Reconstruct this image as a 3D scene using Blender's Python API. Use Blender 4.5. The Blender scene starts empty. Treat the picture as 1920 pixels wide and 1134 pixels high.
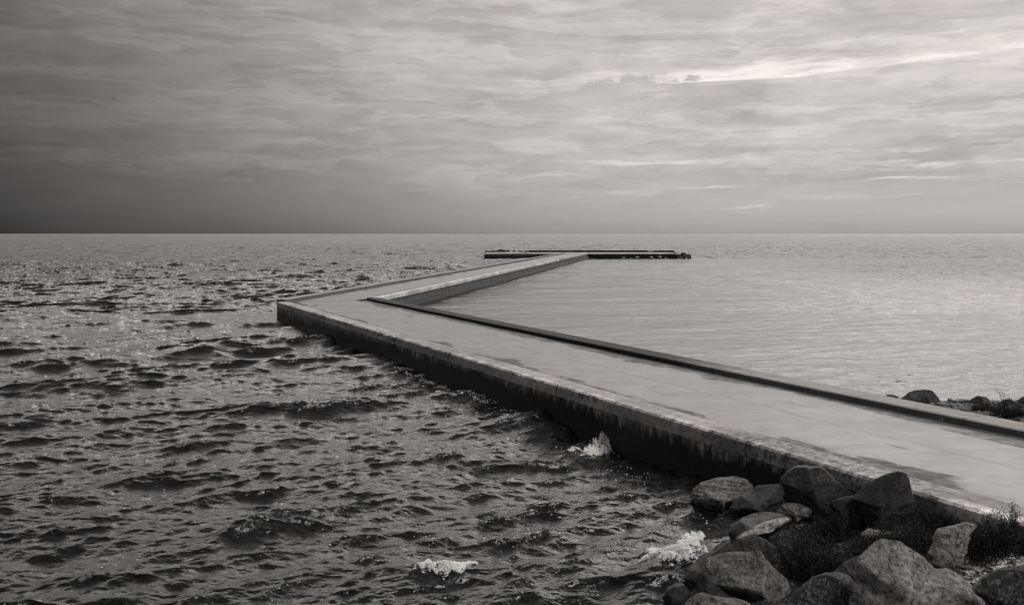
import bpy, math, random
import numpy as np
from mathutils import Vector, noise as mn
random.seed(7); rng = np.random.default_rng(11)
R = math.radians
# ------------------------------------------------------------------ camera, sky, sun, exposure
F = 1700.0; HOR = 438.0; H = 4.2            # focal length in photo pixels, horizon row, eye height above the water
sc = bpy.context.scene
cam = bpy.data.cameras.new('camera'); co = bpy.data.objects.new('camera', cam); sc.collection.objects.link(co)
co.location = (0, 0, H); co.rotation_euler = (R(90), 0, 0)
cam.sensor_width = 36; cam.lens = 36*F/1920; cam.shift_y = -(567-HOR)/1920
cam.clip_start = .1; cam.clip_end = 60000
sc.camera = co
sc.view_settings.view_transform = 'Standard'; sc.view_settings.look = 'None'
sc.view_settings.exposure = 0.22; sc.view_settings.gamma = 1
SUN_AZ, SUN_EL = R(125), R(56)               # azimuth measured from +y towards +x
TINT = (1.0, .968, .945); SKYT = (1.0, .935, .89)

class NT:
    """tiny helper round a node tree"""
    def __init__(s, t): s.t = t; t.nodes.clear()
    def n(s, typ, **k):
        o = s.t.nodes.new(typ)
        for a, b in k.items(): setattr(o, a, b)
        return o
    def put(s, node, i, v):
        if v is None: return
        if isinstance(v, bpy.types.NodeSocket): s.t.links.new(v, node.inputs[i])
        else: node.inputs[i].default_value = v
    def m(s, op, a, b=None, c=None, clamp=False):
        o = s.n('ShaderNodeMath', operation=op, use_clamp=clamp)
        s.put(o, 0, a); s.put(o, 1, b); s.put(o, 2, c); return o.outputs[0]
    def mr(s, v, a, b, c=0., d=1., smooth=False):
        o = s.n('ShaderNodeMapRange'); o.interpolation_type = 'SMOOTHSTEP' if smooth else 'LINEAR'
        for i, q in enumerate((v, a, b, c, d)): s.put(o, i, q)
        return o.outputs[0]
    def noise(s, vec, scale=1., det=6., rough=.55, dist=0., dim='3D'):
        o = s.n('ShaderNodeTexNoise', noise_dimensions=dim)
        s.put(o, 'Vector', vec); s.put(o, 'Scale', scale); s.put(o, 'Detail', det); s.put(o, 'Roughness', rough); s.put(o, 'Distortion', dist)
        return o.outputs['Fac']
    def comb(s, x, y, z=0.):
        o = s.n('ShaderNodeCombineXYZ'); s.put(o, 0, x); s.put(o, 1, y); s.put(o, 2, z); return o.outputs[0]
    def sep(s, v):
        o = s.n('ShaderNodeSeparateXYZ'); s.put(o, 0, v); return o.outputs
    def scale(s, v, xyz, off=(0, 0, 0)):
        o = s.n('ShaderNodeMapping'); s.put(o, 'Vector', v); s.put(o, 'Scale', xyz); s.put(o, 'Location', off); return o.outputs[0]
    def ramp(s, v, stops):
        o = s.n('ShaderNodeValToRGB'); e = o.color_ramp.elements
        e[0].position, e[1].position = stops[0][0], stops[-1][0]
        e[0].color = (stops[0][1],)*3+(1,); e[1].color = (stops[-1][1],)*3+(1,)
        for p, c in stops[1:-1]: e.new(p).color = (c, c, c, 1)
        s.put(o, 0, v); return o.outputs[0]
    def mixf(s, f, a, b):
        o = s.n('ShaderNodeMix', data_type='FLOAT'); s.put(o, 0, f); s.put(o, 2, a); s.put(o, 3, b); return o.outputs[0]
    def tint(s, v, t=TINT):
        o = s.n('ShaderNodeVectorMath', operation='SCALE'); o.inputs[0].default_value = t; s.put(o, 3, v); return o.outputs[0]
    def bump(s, h, st, dist=.02, nrm=None):
        o = s.n('ShaderNodeBump'); s.put(o, 'Height', h); s.put(o, 'Strength', st); s.put(o, 'Distance', dist)
        if nrm: s.put(o, 'Normal', nrm)
        return o.outputs[0]

# ---- sky: overcast, dark squall low on the left, a bright gap on the right
w = bpy.data.worlds.new('World'); sc.world = w; w.use_nodes = True
g = NT(w.node_tree)
dirv = g.n('ShaderNodeTexCoord').outputs['Generated']
X, Y, Z = g.sep(dirv)
az = g.m('ARCTAN2', X, Y)
el = g.m('ARCSINE', g.m('MAXIMUM', Z, 0.0))
azp = g.m('ADD', az, g.m('MULTIPLY', el, .95))
warp = g.noise(g.comb(g.m('MULTIPLY', az, 2.0), g.m('MULTIPLY', el, 9.0), 3.1), 1.0, 4, .5)
azp = g.m('ADD', azp, g.m('MULTIPLY', g.m('SUBTRACT', warp, .5), .16))
t = g.mr(azp, -1.3, 1.0)
def tp(a): return (a+1.3)/2.3
base = g.ramp(t, [(0, .10), (tp(-.62), .035), (tp(-.50), .045), (tp(-.30), .13), (tp(-.14), .24), (tp(.02), .37), (tp(.22), .46), (1, .49)])
# streaked cloud layers: everything is laid out in azimuth and elevation, flattened towards the sea
def sub5(v, k=1.): return g.m('MULTIPLY', g.m('SUBTRACT', v, .5), k)
wx = g.noise(g.comb(g.m('MULTIPLY', az, 6.), g.m('MULTIPLY', el, 18.), 21.), 1.0, 5, .6)
wy = g.noise(g.comb(g.m('MULTIPLY', az, 5.), g.m('MULTIPLY', el, 16.), 55.), 1.0, 5, .6)
azw = g.m('ADD', az, sub5(wx, .10)); elw = g.m('ADD', el, sub5(wy, .030))
def cl(sa, se, seed, det=9, ro=.6, warp=True): return g.noise(g.comb(g.m('MULTIPLY', azw if warp else az, sa), g.m('MULTIPLY', elw if warp else el, se), seed), 1.0, det, ro)
c1 = cl(3.2, 20., 0.); c2 = cl(7., 78., 4., 6, .6, False); c3 = cl(1.5, 7., 8.); c4 = cl(7.5, 44., 17., 10, .6); c5 = cl(30., 80., 27., 8, .68); c6 = cl(4.2, 30., 71., 10, .62)
hi = g.mr(el, .02, .085, .14, 1., True)      # the bank low over the sea is featureless
def band(e0, wd): return g.m('POWER', 2.718, g.m('MULTIPLY', g.m('POWER', g.m('DIVIDE', g.m('SUBTRACT', el, e0), wd), 2.0), -1.))
c12 = g.m('ADD', g.m('ADD', sub5(c1, .8), sub5(c3, .9)), g.m('ADD', sub5(c5, .38), sub5(c2, .35)))
c12 = g.m('ADD', c12, g.m('MULTIPLY', g.m('SUBTRACT', g.mr(c4, .44, .56, 0., 1., True), .5), .13))
edge = g.m('MULTIPLY', g.mr(c6, .50, .545, 0., 1., True), g.mr(c6, .545, .66, 1., 0., True))      # lit rims along layer edges
c12 = g.m('ADD', c12, g.m('MULTIPLY', edge, .17))
wisp = g.m('MULTIPLY', g.mr(c4, .60, .70, 0., 1., True), band(.145, .03)); c12 = g.m('SUBTRACT', c12, g.m('MULTIPLY', wisp, .22))
fac = g.m('ADD', 1., g.m('MULTIPLY', c12, hi))
L = g.m('MULTIPLY', base, g.m('MAXIMUM', g.m('MULTIPLY', fac, .92), .3))
# thin bright slits low on the right, a torn bright gap above them
right = g.mr(az, -.12, .2, .02, 1., True)
s1 = g.mr(g.noise(g.comb(g.m('MULTIPLY', azw, 6.0), g.m('MULTIPLY', elw, 95.0), 41.), 1.0, 6, .55), .53, .68, 0., 1., True)
streak = g.m('MULTIPLY', g.m('MULTIPLY', s1, right), g.m('ADD', band(.056, .016), g.m('MULTIPLY', band(.078, .010), .7)))
L = g.m('ADD', L, g.m('MULTIPLY', streak, .25))
gn = cl(7., 55., 13.7, 10, .62)
gapaz = g.mr(az, .03, .13, 0., 1., True)
floor_ = g.m('ADD', .1625, g.m('ADD', sub5(wy, .010), g.m('MULTIPLY', g.mr(az, .30, .50), .012)))
gapband = g.m('MULTIPLY', g.m('MULTIPLY', g.mr(g.m('SUBTRACT', el, floor_), -.0015, .002, 0, 1, True), g.mr(g.m('SUBTRACT', el, floor_), .004, .034, 1, 0)), gapaz)
gap = g.mr(g.m('ADD', g.m('MULTIPLY', gapband, .27), gn), .62, .90, 0., 1., True)
glow = g.m('MULTIPLY', band(.168, .035), g.mr(az, -.1, .2, 0., 1., True))
L = g.m('MULTIPLY', L, g.m('ADD', 1., g.m('MULTIPLY', glow, .20)))
L = g.mixf(g.m('MULTIPLY', g.m('MULTIPLY', gap, right), .85), L, .90)
# small dark cumulus heads standing against the gap
pn = g.noise(g.comb(g.m('MULTIPLY', azw, 34.0), g.m('MULTIPLY', elw, 52.0), 2.2), 1.0, 8, .62)
pb = g.m('MULTIPLY', g.m('MULTIPLY', g.mr(el, .161, .1635, 0, 1, True), g.mr(el, .164, .182, 1, 0, True)), g.m('MULTIPLY', g.mr(az, .06, .13, 0, 1, True), g.mr(az, .19, .225, 1, 0, True)))
puff = g.mr(g.m('ADD', g.m('MULTIPLY', pb, .36), pn), .66, .80, 0., 1., True)
L = g.mixf(g.m('MULTIPLY', g.m('MULTIPLY', puff, g.mr(pb, 0., .12)), .75), L, .36)
hz = g.m('POWER', 2.718, g.m('MULTIPLY', el, -60.0))
L = g.m('MULTIPLY', L, g.m('SUBTRACT', 1., g.m('MULTIPLY', hz, .28)))
thin = g.m('MULTIPLY', g.mr(el, .262, .33, 0., 1., True), g.mr(el, .35, .55, 1., .0, True))  # unseen bright belt above the frame, added to brighten the water
L = g.m('MULTIPLY', L, g.mr(el, .5, .9, 1., .34, True))
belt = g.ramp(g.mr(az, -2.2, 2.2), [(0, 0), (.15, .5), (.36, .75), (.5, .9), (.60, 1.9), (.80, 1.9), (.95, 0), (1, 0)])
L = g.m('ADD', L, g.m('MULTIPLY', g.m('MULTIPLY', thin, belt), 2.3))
sky = g.n('ShaderNodeTexSky', sky_type='NISHITA'); sky.sun_disc = False
sky.sun_elevation = SUN_EL; sky.sun_rotation = SUN_AZ; sky.dust_density = 3
bw = g.n('ShaderNodeRGBToBW'); g.t.links.new(sky.outputs[0], bw.inputs[0])
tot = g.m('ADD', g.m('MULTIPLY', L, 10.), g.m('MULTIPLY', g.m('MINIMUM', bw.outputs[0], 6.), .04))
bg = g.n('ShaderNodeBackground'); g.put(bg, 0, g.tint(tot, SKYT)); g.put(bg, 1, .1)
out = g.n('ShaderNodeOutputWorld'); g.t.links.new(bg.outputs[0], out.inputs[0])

sl = bpy.data.lights.new('sun', 'SUN'); sl.energy = 1.5; sl.angle = R(18); sl.color = (1, .94, .89)
so = bpy.data.objects.new('sun', sl); sc.collection.objects.link(so)
sd = Vector((math.sin(SUN_AZ)*math.cos(SUN_EL), math.cos(SUN_AZ)*math.cos(SUN_EL), math.sin(SUN_EL)))
so.rotation_euler = sd.to_track_quat('Z', 'Y').to_euler(); so.location = (0, 0, 30)

# ------------------------------------------------------------------ helpers
def W(px, py, z):
    d = F*(H-z)/(py-HOR); return Vector(((px-960)/F*d, d, z))
def link(name, me, mat=None, parent=None, smooth=False):
    o = bpy.data.objects.new(name, me); sc.collection.objects.link(o)
    if mat: me.materials.append(mat)
    if parent: o.parent = parent
    if smooth: me.polygons.foreach_set('use_smooth', [True]*len(me.polygons))
    return o
def tag(o, label=None, cat=None, group=None, kind=None):
    if label: o['label'] = label
    if cat: o['category'] = cat
    if group: o['group'] = group
    if kind: o['kind'] = kind
    return o
def mesh(name, v, f):
    me = bpy.data.meshes.new(name); me.from_pydata([tuple(p) for p in v], [], [tuple(q) for q in f]); me.update(); return me
def grid_mesh(name, P):
    """P: (rows, cols, 3) array"""
    r, c = P.shape[:2]; me = bpy.data.meshes.new(name)
    me.vertices.add(r*c); me.vertices.foreach_set('co', P.reshape(-1).astype(np.float32))
    i = (np.arange(r-1)[:, None]*c + np.arange(c-1)[None]).reshape(-1)
    q = np.stack([i, i+1, i+c+1, i+c], 1).reshape(-1).astype(np.int32)
    me.loops.add(len(q)); me.loops.foreach_set('vertex_index', q)
    me.polygons.add(len(i)); me.polygons.foreach_set('loop_start', np.arange(0, len(q), 4, dtype=np.int32))
    me.polygons.foreach_set('use_smooth', np.ones(len(i), bool))
    me.update(calc_edges=True); return me
def ss(a, b, x):
    t = np.clip((x-a)/(b-a), 0, 1); return t*t*(3-2*t)

def material(name):
    m = bpy.data.materials.new(name); m.use_nodes = True; k = NT(m.node_tree)
    p = k.n('ShaderNodeBsdfPrincipled'); o = k.n('ShaderNodeOutputMaterial'); k.t.links.new(p.outputs[0], o.inputs[0])
    return m, k, p

# ------------------------------------------------------------------ materials
def water_mat():
    m, k, p = material('sea_water')
    pos = k.n('ShaderNodeNewGeometry').outputs['Position']
    at = k.n('ShaderNodeAttribute', attribute_name='chop').outputs['Fac']; fa = k.n('ShaderNodeAttribute', attribute_name='far').outputs['Fac']; fd = k.n('ShaderNodeAttribute', attribute_name='distance').outputs['Fac']
    n1 = k.noise(k.scale(pos, (1.0, 1.5, 1)), 3.2, 5, .6)
    n2 = k.noise(k.scale(pos, (1.0, 1.8, 1)), 16., 3, .55)
    n3 = k.noise(k.scale(pos, (.7, 1.3, 1)), .8, 4, .55)
    hgt = k.m('ADD', k.m('ADD', k.m('MULTIPLY', n1, .05), k.m('MULTIPLY', n2, .010)), k.m('MULTIPLY', n3, .12))
    n4 = k.noise(k.scale(pos, (.30, .075, 1)), 1., 5, .7)
    hgt = k.m('ADD', k.m('MULTIPLY', hgt, at), k.m('MULTIPLY', k.m('MULTIPLY', n4, 3.5), fa))
    b = k.bump(hgt, .8, 1.0)
    k.put(p, 'Base Color', (.006, .0057, .0054, 1)); k.put(p, 'Roughness', k.m('ADD', k.mr(at, .40, .9, .09, .04), k.m('MULTIPLY', fd, .26))); k.put(p, 'IOR', 1.42)
    k.put(p, 'Normal', b); return m

def rock_mat(name, col, dark=.4, lichen=0., stri=0., seed=0., rough=.75, wetz=None):
    m, k, p = material(name)
    o = k.n('ShaderNodeTexCoord').outputs['Object']
    o = k.scale(o, (1, 1, 1), (seed, seed*.7, seed*1.3))
    big = k.noise(o, 2.2, 6, .6, .4); fine = k.noise(o, 55, 4, .7); mid = k.noise(o, 15, 8, .78)
    grain = k.noise(o, 140, 2, .6)
    v = k.mixf(k.mr(big, .35, .65), col*dark, col)
    v = k.m('MULTIPLY', v, k.mr(mid, .38, .62, .22, 1.75))
    v = k.m('MULTIPLY', v, k.mr(grain, .35, .65, .35, 1.65))
    pits = k.mr(mid, .36, .43, .35, 1., True); v = k.m('MULTIPLY', v, pits)
    if stri:
        s = k.noise(k.scale(o, (2.2, 2.2, 24)), 1.3, 6, .6, .6)
        v = k.m('MULTIPLY', v, k.mr(s, .38, .6, .35, 1.25))
    if lichen:
        l = k.mr(k.m('MULTIPLY', k.noise(o, 7, 6, .7), k.noise(o, 30, 3, .7)), .25, .34, 0, 1, True)
        v = k.mixf(k.m('MULTIPLY', l, lichen), v, .42)
    if wetz is not None:
        z = k.sep(k.n('ShaderNodeNewGeometry').outputs['Position'])[2]
        wet = k.mr(k.m('ADD', z, k.m('MULTIPLY', mid, .15)), wetz, wetz+.12, .25, 1., True)
        v = k.m('MULTIPLY', v, wet); k.put(p, 'Roughness', k.mr(wet, .25, 1., .3, rough))
    else: k.put(p, 'Roughness', rough)
    k.put(p, 'Base Color', k.tint(v)); k.put(p, 'Specular IOR Level', .35)
    hh = k.m('ADD', k.m('MULTIPLY', mid, .03), k.m('MULTIPLY', fine, .008))
    if stri: hh = k.m('ADD', hh, k.m('MULTIPLY', s, .12))
    k.put(p, 'Normal', k.bump(hh, 1., 1.6)); return m

def concrete(name, kind):
    """uv = metres: u along the pier, v across (deck, kerb) or height above water (walls)"""
    m, k, p = material(name)
    uv = k.n('ShaderNodeUVMap').outputs[0]; u, v, _ = k.sep(uv)
    pos = k.n('ShaderNodeNewGeometry').outputs['Position']
    fine = k.noise(pos, 60, 4, .7); mid = k.noise(pos, 6, 8, .68); big = k.noise(pos, .55, 6, .6)
    if kind == 'deck':
        # wind-streaked wet film, damp dark patches gathered along both kerbs, one wandering seam, cross joints
        st = k.noise(k.scale(pos, (.5, 3.2, 1)), 1., 7, .62, .5)
        st2 = k.noise(k.scale(pos, (.9, 9., 1)), 1., 5, .6, .4)
        c = k.m('MULTIPLY', .145, k.mr(st, .35, .65, .74, 1.20))
        c = k.m('MULTIPLY', c, k.mr(big, .3, .7, .85, 1.12))
        c = k.m('MULTIPLY', c, k.mr(fine, .3, .7, .88, 1.12))
        thin = k.mr(st2, .345, .40, .72, 1., True); c = k.m('MULTIPLY', c, thin)
        pn = k.noise(k.comb(k.m('MULTIPLY', u, .33), k.m('MULTIPLY', v, 1.1), 1.), 1., 6, .6, .3)
        edgeL = k.mr(v, .45, 1.35, 1, 0, True); edgeR = k.mr(v, 3.5, 4.4, 0, 1, True)
        e = k.m('MAXIMUM', edgeL, edgeR)
        pud = k.mr(k.m('ADD', pn, k.m('MULTIPLY', e, .29)), .615, .69, 0, 1, True)
        pud = k.m('MULTIPLY', pud, k.mr(k.noise(pos, 3.1, 8, .72, .6), .36, .58, .35, 1.))
        rim = k.mr(v, 4.28, 4.46, 0, 1, True); rim = k.m('MULTIPLY', rim, k.mr(k.noise(k.comb(k.m('MULTIPLY', u, .8), 0., 5.), 1., 5, .6), .3, .5))
        pud = k.m('MAXIMUM', pud, rim)
        sx = k.m('ADD', 2.55, k.m('MULTIPLY', k.m('SUBTRACT', k.noise(k.comb(k.m('MULTIPLY', u, .35), 0., 9.), 1., 5, .6), .5), 1.3))
        seam = k.mr(k.m('ABSOLUTE', k.m('SUBTRACT', v, sx)), .02, .10, 1, 0, True)
        seam = k.m('MULTIPLY', seam, k.mr(u, 19., 24., 0., .42, True))
        jt = k.m('ABSOLUTE', k.m('SUBTRACT', k.m('FRACT', k.m('DIVIDE', k.m('ADD', u, k.m('MULTIPLY', mid, .1)), 9.)), .5))
        joint = k.m('MULTIPLY', k.mr(jt, .0012, .0035, 1, 0), .45)
        c = k.m('MULTIPLY', c, k.m('SUBTRACT', 1., k.m('MAXIMUM', seam, joint)))
        er = k.m('MULTIPLY', k.m('MULTIPLY', k.mr(u, 30., 33.5, 0, 1, True), k.mr(u, 37., 40., 1, 0, True)), k.mr(v, .5, 1.7, 1, 0, True))
        er = k.mr(k.m('ADD', k.m('MULTIPLY', er, .3), k.noise(pos, 7., 8, .75)), .62, .80, 0, .85, True)
        c = k.mixf(er, c, .06); c = k.m('MULTIPLY', c, k.mr(k.noise(pos, 1.7, 8, .74, .5), .38, .60, .62, 1.12))
        c = k.mixf(k.m('MULTIPLY', pud, .9), c, .06)
        k.put(p, 'Roughness', k.mixf(pud, k.mr(st, .3, .7, .30, .42), .6))
        k.put(p, 'Specular IOR Level', k.mixf(pud, k.mr(k.noise(pos, .9, 6, .65), .35, .6, .36, .62), .12))
        hgt = k.m('ADD', k.m('MULTIPLY', mid, .006), k.m('MULTIPLY', fine, .0015))
    elif kind == 'kerb_pale':
        c = k.m('MULTIPLY', .38, k.mr(mid, .3, .7, .6, 1.3)); c = k.m('MULTIPLY', c, k.mr(fine, .3, .7, .75, 1.25))
        c = k.m('MULTIPLY', c, k.mr(k.noise(pos, 18, 5, .7), .36, .46, .35, 1., True))
        c = k.m('MULTIPLY', c, k.mr(big, .38, .6, .6, 1.1))
        lip = k.m('MULTIPLY', k.mr(v, .05, .16, 0, 1), k.mr(v, .16, .30, 1, 0)); tooth = k.mr(k.noise(k.comb(k.m('MULTIPLY', u, 3.2), v, 3.), 1., 4, .6), .46, .56, 0, 1, True)
        c = k.m('MULTIPLY', c, k.m('ADD', 1., k.m('MULTIPLY', k.m('MULTIPLY', lip, tooth), 1.0)))
        c = k.m('MULTIPLY', c, k.m('ADD', 1., k.m('MULTIPLY', k.mr(u, 37., 37.3), k.mr(v, .30, .32, .55, -.25))))
        er = k.m('MULTIPLY', k.mr(u, 32., 33.5, 0, 1, True), k.mr(u, 36.5, 38., 1, 0, True))
        c = k.m('MULTIPLY', c, k.m('SUBTRACT', 1., k.m('MULTIPLY', er, k.mr(k.noise(pos, 9., 8, .75), .4, .55, .75, .1, True))))
        jt = k.m('ABSOLUTE', k.m('SUBTRACT', k.m('FRACT', k.m('DIVIDE', u, 6.1)), .5))
        c = k.m('MULTIPLY', c, k.mr(jt, .002, .006, .25, 1.))
        k.put(p, 'Roughness', .6); hgt = k.m('ADD', k.m('MULTIPLY', mid, .03), k.m('MULTIPLY', fine, .005))
    elif kind == 'kerb_inner':
        # weathered dark on the far part, clean pale concrete nearer the shore
        st = k.noise(k.comb(k.m('MULTIPLY', u, 1.2), k.m('MULTIPLY', v, 16.), 2.), 1., 5, .6)
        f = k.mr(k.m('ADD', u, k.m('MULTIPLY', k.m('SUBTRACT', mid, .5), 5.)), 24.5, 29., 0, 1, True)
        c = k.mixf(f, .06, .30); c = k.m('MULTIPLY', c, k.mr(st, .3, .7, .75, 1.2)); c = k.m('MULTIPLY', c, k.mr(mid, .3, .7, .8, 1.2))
        jt = k.m('ABSOLUTE', k.m('SUBTRACT', k.m('FRACT', k.m('DIVIDE', u, 5.2)), .5))
        c = k.m('MULTIPLY', c, k.mr(jt, .002, .005, .4, 1.))
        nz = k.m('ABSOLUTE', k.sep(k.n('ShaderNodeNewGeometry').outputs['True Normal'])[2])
        c = k.m('MULTIPLY', c, k.mr(nz, .3, .7, .35, 1.))  # upright faces darkened in the colour to stand for their shade
        k.put(p, 'Roughness', .75); k.put(p, 'Specular IOR Level', k.mixf(f, .12, .4)); hgt = k.m('ADD', k.m('MULTIPLY', mid, .01), k.m('MULTIPLY', st, .006))
    else:
        # wall: pale worn band at the top with run-down streaks, weed-black below; v = height
        lim, top, low = {'wall_sea': (.56, .22, .018), 'wall_basin': (.26, .075, .010), 'wall_head': (.45, .11, .010), 'wall_black': (1.4, .02, .008)}[kind]
        drip = k.noise(k.comb(k.m('MULTIPLY', u, 7.), k.m('MULTIPLY', v, .5), 0.), 1., 5, .65)
        blot = k.noise(k.comb(k.m('MULTIPLY', u, .45), 0., 4.), 1., 4, .6)
        amt = .9 if kind == 'wall_sea' else .25
        if kind == 'wall_sea': v = k.m('ADD', v, k.mr(u, 3., 15., .17, 0., True))
        edge = k.m('ADD', k.m('ADD', v, k.m('MULTIPLY', k.m('SUBTRACT', drip, .5), .55 if kind == 'wall_sea' else .12)), k.m('MULTIPLY', k.m('SUBTRACT', blot, .5), amt))
        f = k.mr(k.m('ADD', edge, k.m('MULTIPLY', k.m('SUBTRACT', mid, .5), .5)), lim-.14, lim+.16, 0, 1, True)
        if kind == 'wall_sea': f = k.m('MAXIMUM', f, k.mr(u, 37.2, 37.7, 0, .62, True))
        dk = k.m('MULTIPLY', top, k.mr(drip, .35, .65, .35, 1.4))
        c = k.mixf(f, low, dk); c = k.m('MULTIPLY', c, k.mr(mid, .3, .7, .6, 1.35))
        c = k.m('MULTIPLY', c, k.mr(fine, .3, .7, .8, 1.2))
        jt = k.m('ABSOLUTE', k.m('SUBTRACT', k.m('FRACT', k.m('DIVIDE', u, 6.1)), .5))
        c = k.m('MULTIPLY', c, k.mr(jt, .001, .004, .3, 1.))
        k.put(p, 'Roughness', k.mixf(f, .55, .8)); k.put(p, 'Specular IOR Level', .2)
        hgt = k.m('ADD', k.m('MULTIPLY', mid, .02), k.m('MULTIPLY', drip, .008))
    k.put(p, 'Base Color', k.tint(c)); k.put(p, 'Normal', k.bump(hgt, .5, 1.0)); return m

def plain(name, c, rough=.7, vary=.4, sc_=20., spec=.3):
    m, k, p = material(name); o = k.n('ShaderNodeTexCoord').outputs['Object']
    v = k.m('MULTIPLY', c, k.mr(k.noise(o, sc_, 5, .7), .3, .7, 1-vary, 1+vary))
    k.put(p, 'Base Color', k.tint(v)); k.put(p, 'Roughness', rough); k.put(p, 'Specular IOR Level', spec); return m

MW = water_mat()
M_DECK = concrete('wet_concrete_deck', 'deck'); M_KP = concrete('worn_pale_concrete', 'kerb_pale'); M_KI = concrete('weathered_kerb_shaded_sides', 'kerb_inner')
M_WS = concrete('weedy_sea_wall', 'wall_sea'); M_WB = concrete('streaked_basin_wall', 'wall_basin'); M_WH = concrete('head_wall_concrete', 'wall_head'); M_BK = concrete('black_weed_wall', 'wall_black')
M_DARKSTONE = rock_mat('dark_wet_stone', .035, .5, 0, 0, 3.)

# ------------------------------------------------------------------ pier plan
def V2(p): return np.array([p[0], p[1]])
def line(a, b): a, b = V2(a), V2(b); d = b-a; return a, d/np.linalg.norm(d)
def inter(l1, l2):
    (a, d), (b, e) = l1, l2; t = np.linalg.solve(np.array([[d[0], -e[0]], [d[1], -e[1]]]), b-a); return a+d*t[0]
ZD = .80                                   # deck height
l1 = line(W(513, 564, .86), W(1858, 964, .86))      # seaward edge of the first leg
d1 = l1[1]; nr1 = np.array([-d1[1], d1[0]])         # points to the basin side
W1 = 5.1
r1 = (l1[0]+nr1*W1, d1)
r2 = line(W(720, 558, .86), W(1102, 475.2, .86)); d2 = r2[1]; nl2 = np.array([-d2[1], d2[0]])   # basin edge of the second leg
W2 = 4.25
l2 = (r2[0]+nl2*W2, d2)
A = inter(l1, l2); B = inter(r1, r2)
YH = 153.0; YB = 165.5; XL = -4.7; XR = 28.8
def on(l, y): a, d = l; return a+d*((y-a[1])/d[1])
C2l, C2r = on(l2, YH), on(r2, YH)
E1 = A+d1*58; E1r = E1+nr1*W1               # runs on to the shore, past the frame

pier = bpy.data.objects.new('concrete_pier', None); sc.collection.objects.link(pier)
pier.location = (A[0], A[1], 0)
tag(pier, 'long zigzag concrete pier with wet deck and low kerbs running out to a crossbar head', 'pier')
def plink(name, me, mat, smooth=False):
    o = link(name, me, mat, None, smooth); o.parent = pier; o.location = (-A[0], -A[1], 0); return o

def sweep(name, pts, prof, mat, step=.12, chip=None, uvmode='v', side=None, smooth=False, caps=True, n_min=2, u0=0.):
    """prof: list of (offset to the right side, z, v); pts: polyline with mitred offsets; chip: {index: (amount out, amount down)}"""
    pts = [np.array(p) for p in pts]; side_n = []
    for i in range(len(pts)):
        if i == 0: d = pts[1]-pts[0]; d = d/np.linalg.norm(d); n = np.array([-d[1], d[0]]); side_n.append(n)
        elif i == len(pts)-1: d = pts[-1]-pts[-2]; d = d/np.linalg.norm(d); side_n.append(np.array([-d[1], d[0]]))
        else:
            a = pts[i]-pts[i-1]; a /= np.linalg.norm(a); b = pts[i+1]-pts[i]; b /= np.linalg.norm(b)
            na = np.array([-a[1], a[0]]); nb = np.array([-b[1], b[0]]); m_ = na+nb; m_ /= np.linalg.norm(m_); side_n.append(m_/np.dot(m_, na))
    V, UV, u = [], [], u0
    for i in range(len(pts)-1):
        Ls = np.linalg.norm(pts[i+1]-pts[i]); n = max(n_min, int(Ls/step)); last = i == len(pts)-2
        for j in range(n+(1 if last else 0)):
            t = j/n; P = pts[i]*(1-t)+pts[i+1]*t; N = side_n[i]*(1-t)+side_n[i+1]*t
            for q, (off, z, vv) in enumerate(prof):
                dx = dz = 0.
                if chip and q in chip:
                    a_, b_ = chip[q]; s = u+Ls*t
                    c = mn.fractal(Vector((s*2.2, q*.3, 1.)), .9, 2.1, 5); c2 = mn.noise(Vector((s*.35, 4., 0)))
                    c = max(0., c*1.1+c2*.6-.12); dx = a_*min(c, 1.2); dz = -b_*min(c, 1.2)
                V.append((P[0]+N[0]*(off+dx), P[1]+N[1]*(off+dx), z+dz)); UV.append((u+Ls*t, vv))
        u += Ls
    k = len(prof); rows = len(V)//k
    f = [(r*k+c, r*k+c+1, (r+1)*k+c+1, (r+1)*k+c) for r in range(rows-1) for c in range(k-1)]
    if caps: f += [tuple(range(k))[::-1], tuple(range((rows-1)*k, rows*k))]
    me = mesh(name, V, f); ul = me.uv_layers.new(name='UVMap')
    for lp in me.loops: ul.data[lp.index].uv = UV[lp.vertex_index]
    return plink(name, me, mat, smooth)

# deck slab top: one sheet per leg, uv measured from leg start
def deck_quad(name, a0, b0, a1, b1, nu, nv, wid, u0, mat, z=ZD):
    P = np.zeros((nu+1, nv+1, 3)); UV = []
    Ls = np.linalg.norm((a1+b1-a0-b0)/2)
    for i in range(nu+1):
        for j in range(nv+1):
            s, t_ = i/nu, j/nv; q = (a0*(1-s)+a1*s)*(1-t_)+(b0*(1-s)+b1*s)*t_
            P[i, j] = (q[0], q[1], z+.012*mn.noise(Vector((q[0]*.5, q[1]*.5, 0)))); UV.append((u0+Ls*s, wid*t_))
    me = grid_mesh(name, P); ul = me.uv_layers.new(name='UVMap')
    for lp in me.loops: ul.data[lp.index].uv = UV[lp.vertex_index]
    return plink(name, me, mat)
nA = A; nB = B
deck_quad('deck', nA+d1*.02, nB, E1, E1r, 240, 20, W1, 0., M_DECK)
deck_quad('deck', nA, nB, C2l+d2*.4, C2r+d2*.4, 200, 12, W2+.6, -110., M_DECK, ZD+.003)
# outer kerb with chipped edge, first leg (offset measured towards the basin)
sweep('kerb', [A, E1], [(.0, .62, .0), (.0, .83, .1), (.035, .865, .15), (.32, .87, .4), (.55, .862, .6), (.57, .76, .7)], M_KP, .05,
      {1: (.05, .05), 2: (.16, .035), 3: (.05, .02), 4: (.05, .03)})
sweep('sea_wall', [A, E1], [(.012, .835, .84), (.012, .60, .6), (.014, .35, .35), (.01, .1, .1), (-.02, -1.2, -1.2), (2.4, -1.2, -1.2), (2.4, .74, .8)], M_WS, .25, {0: (.05, .03)})
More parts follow.
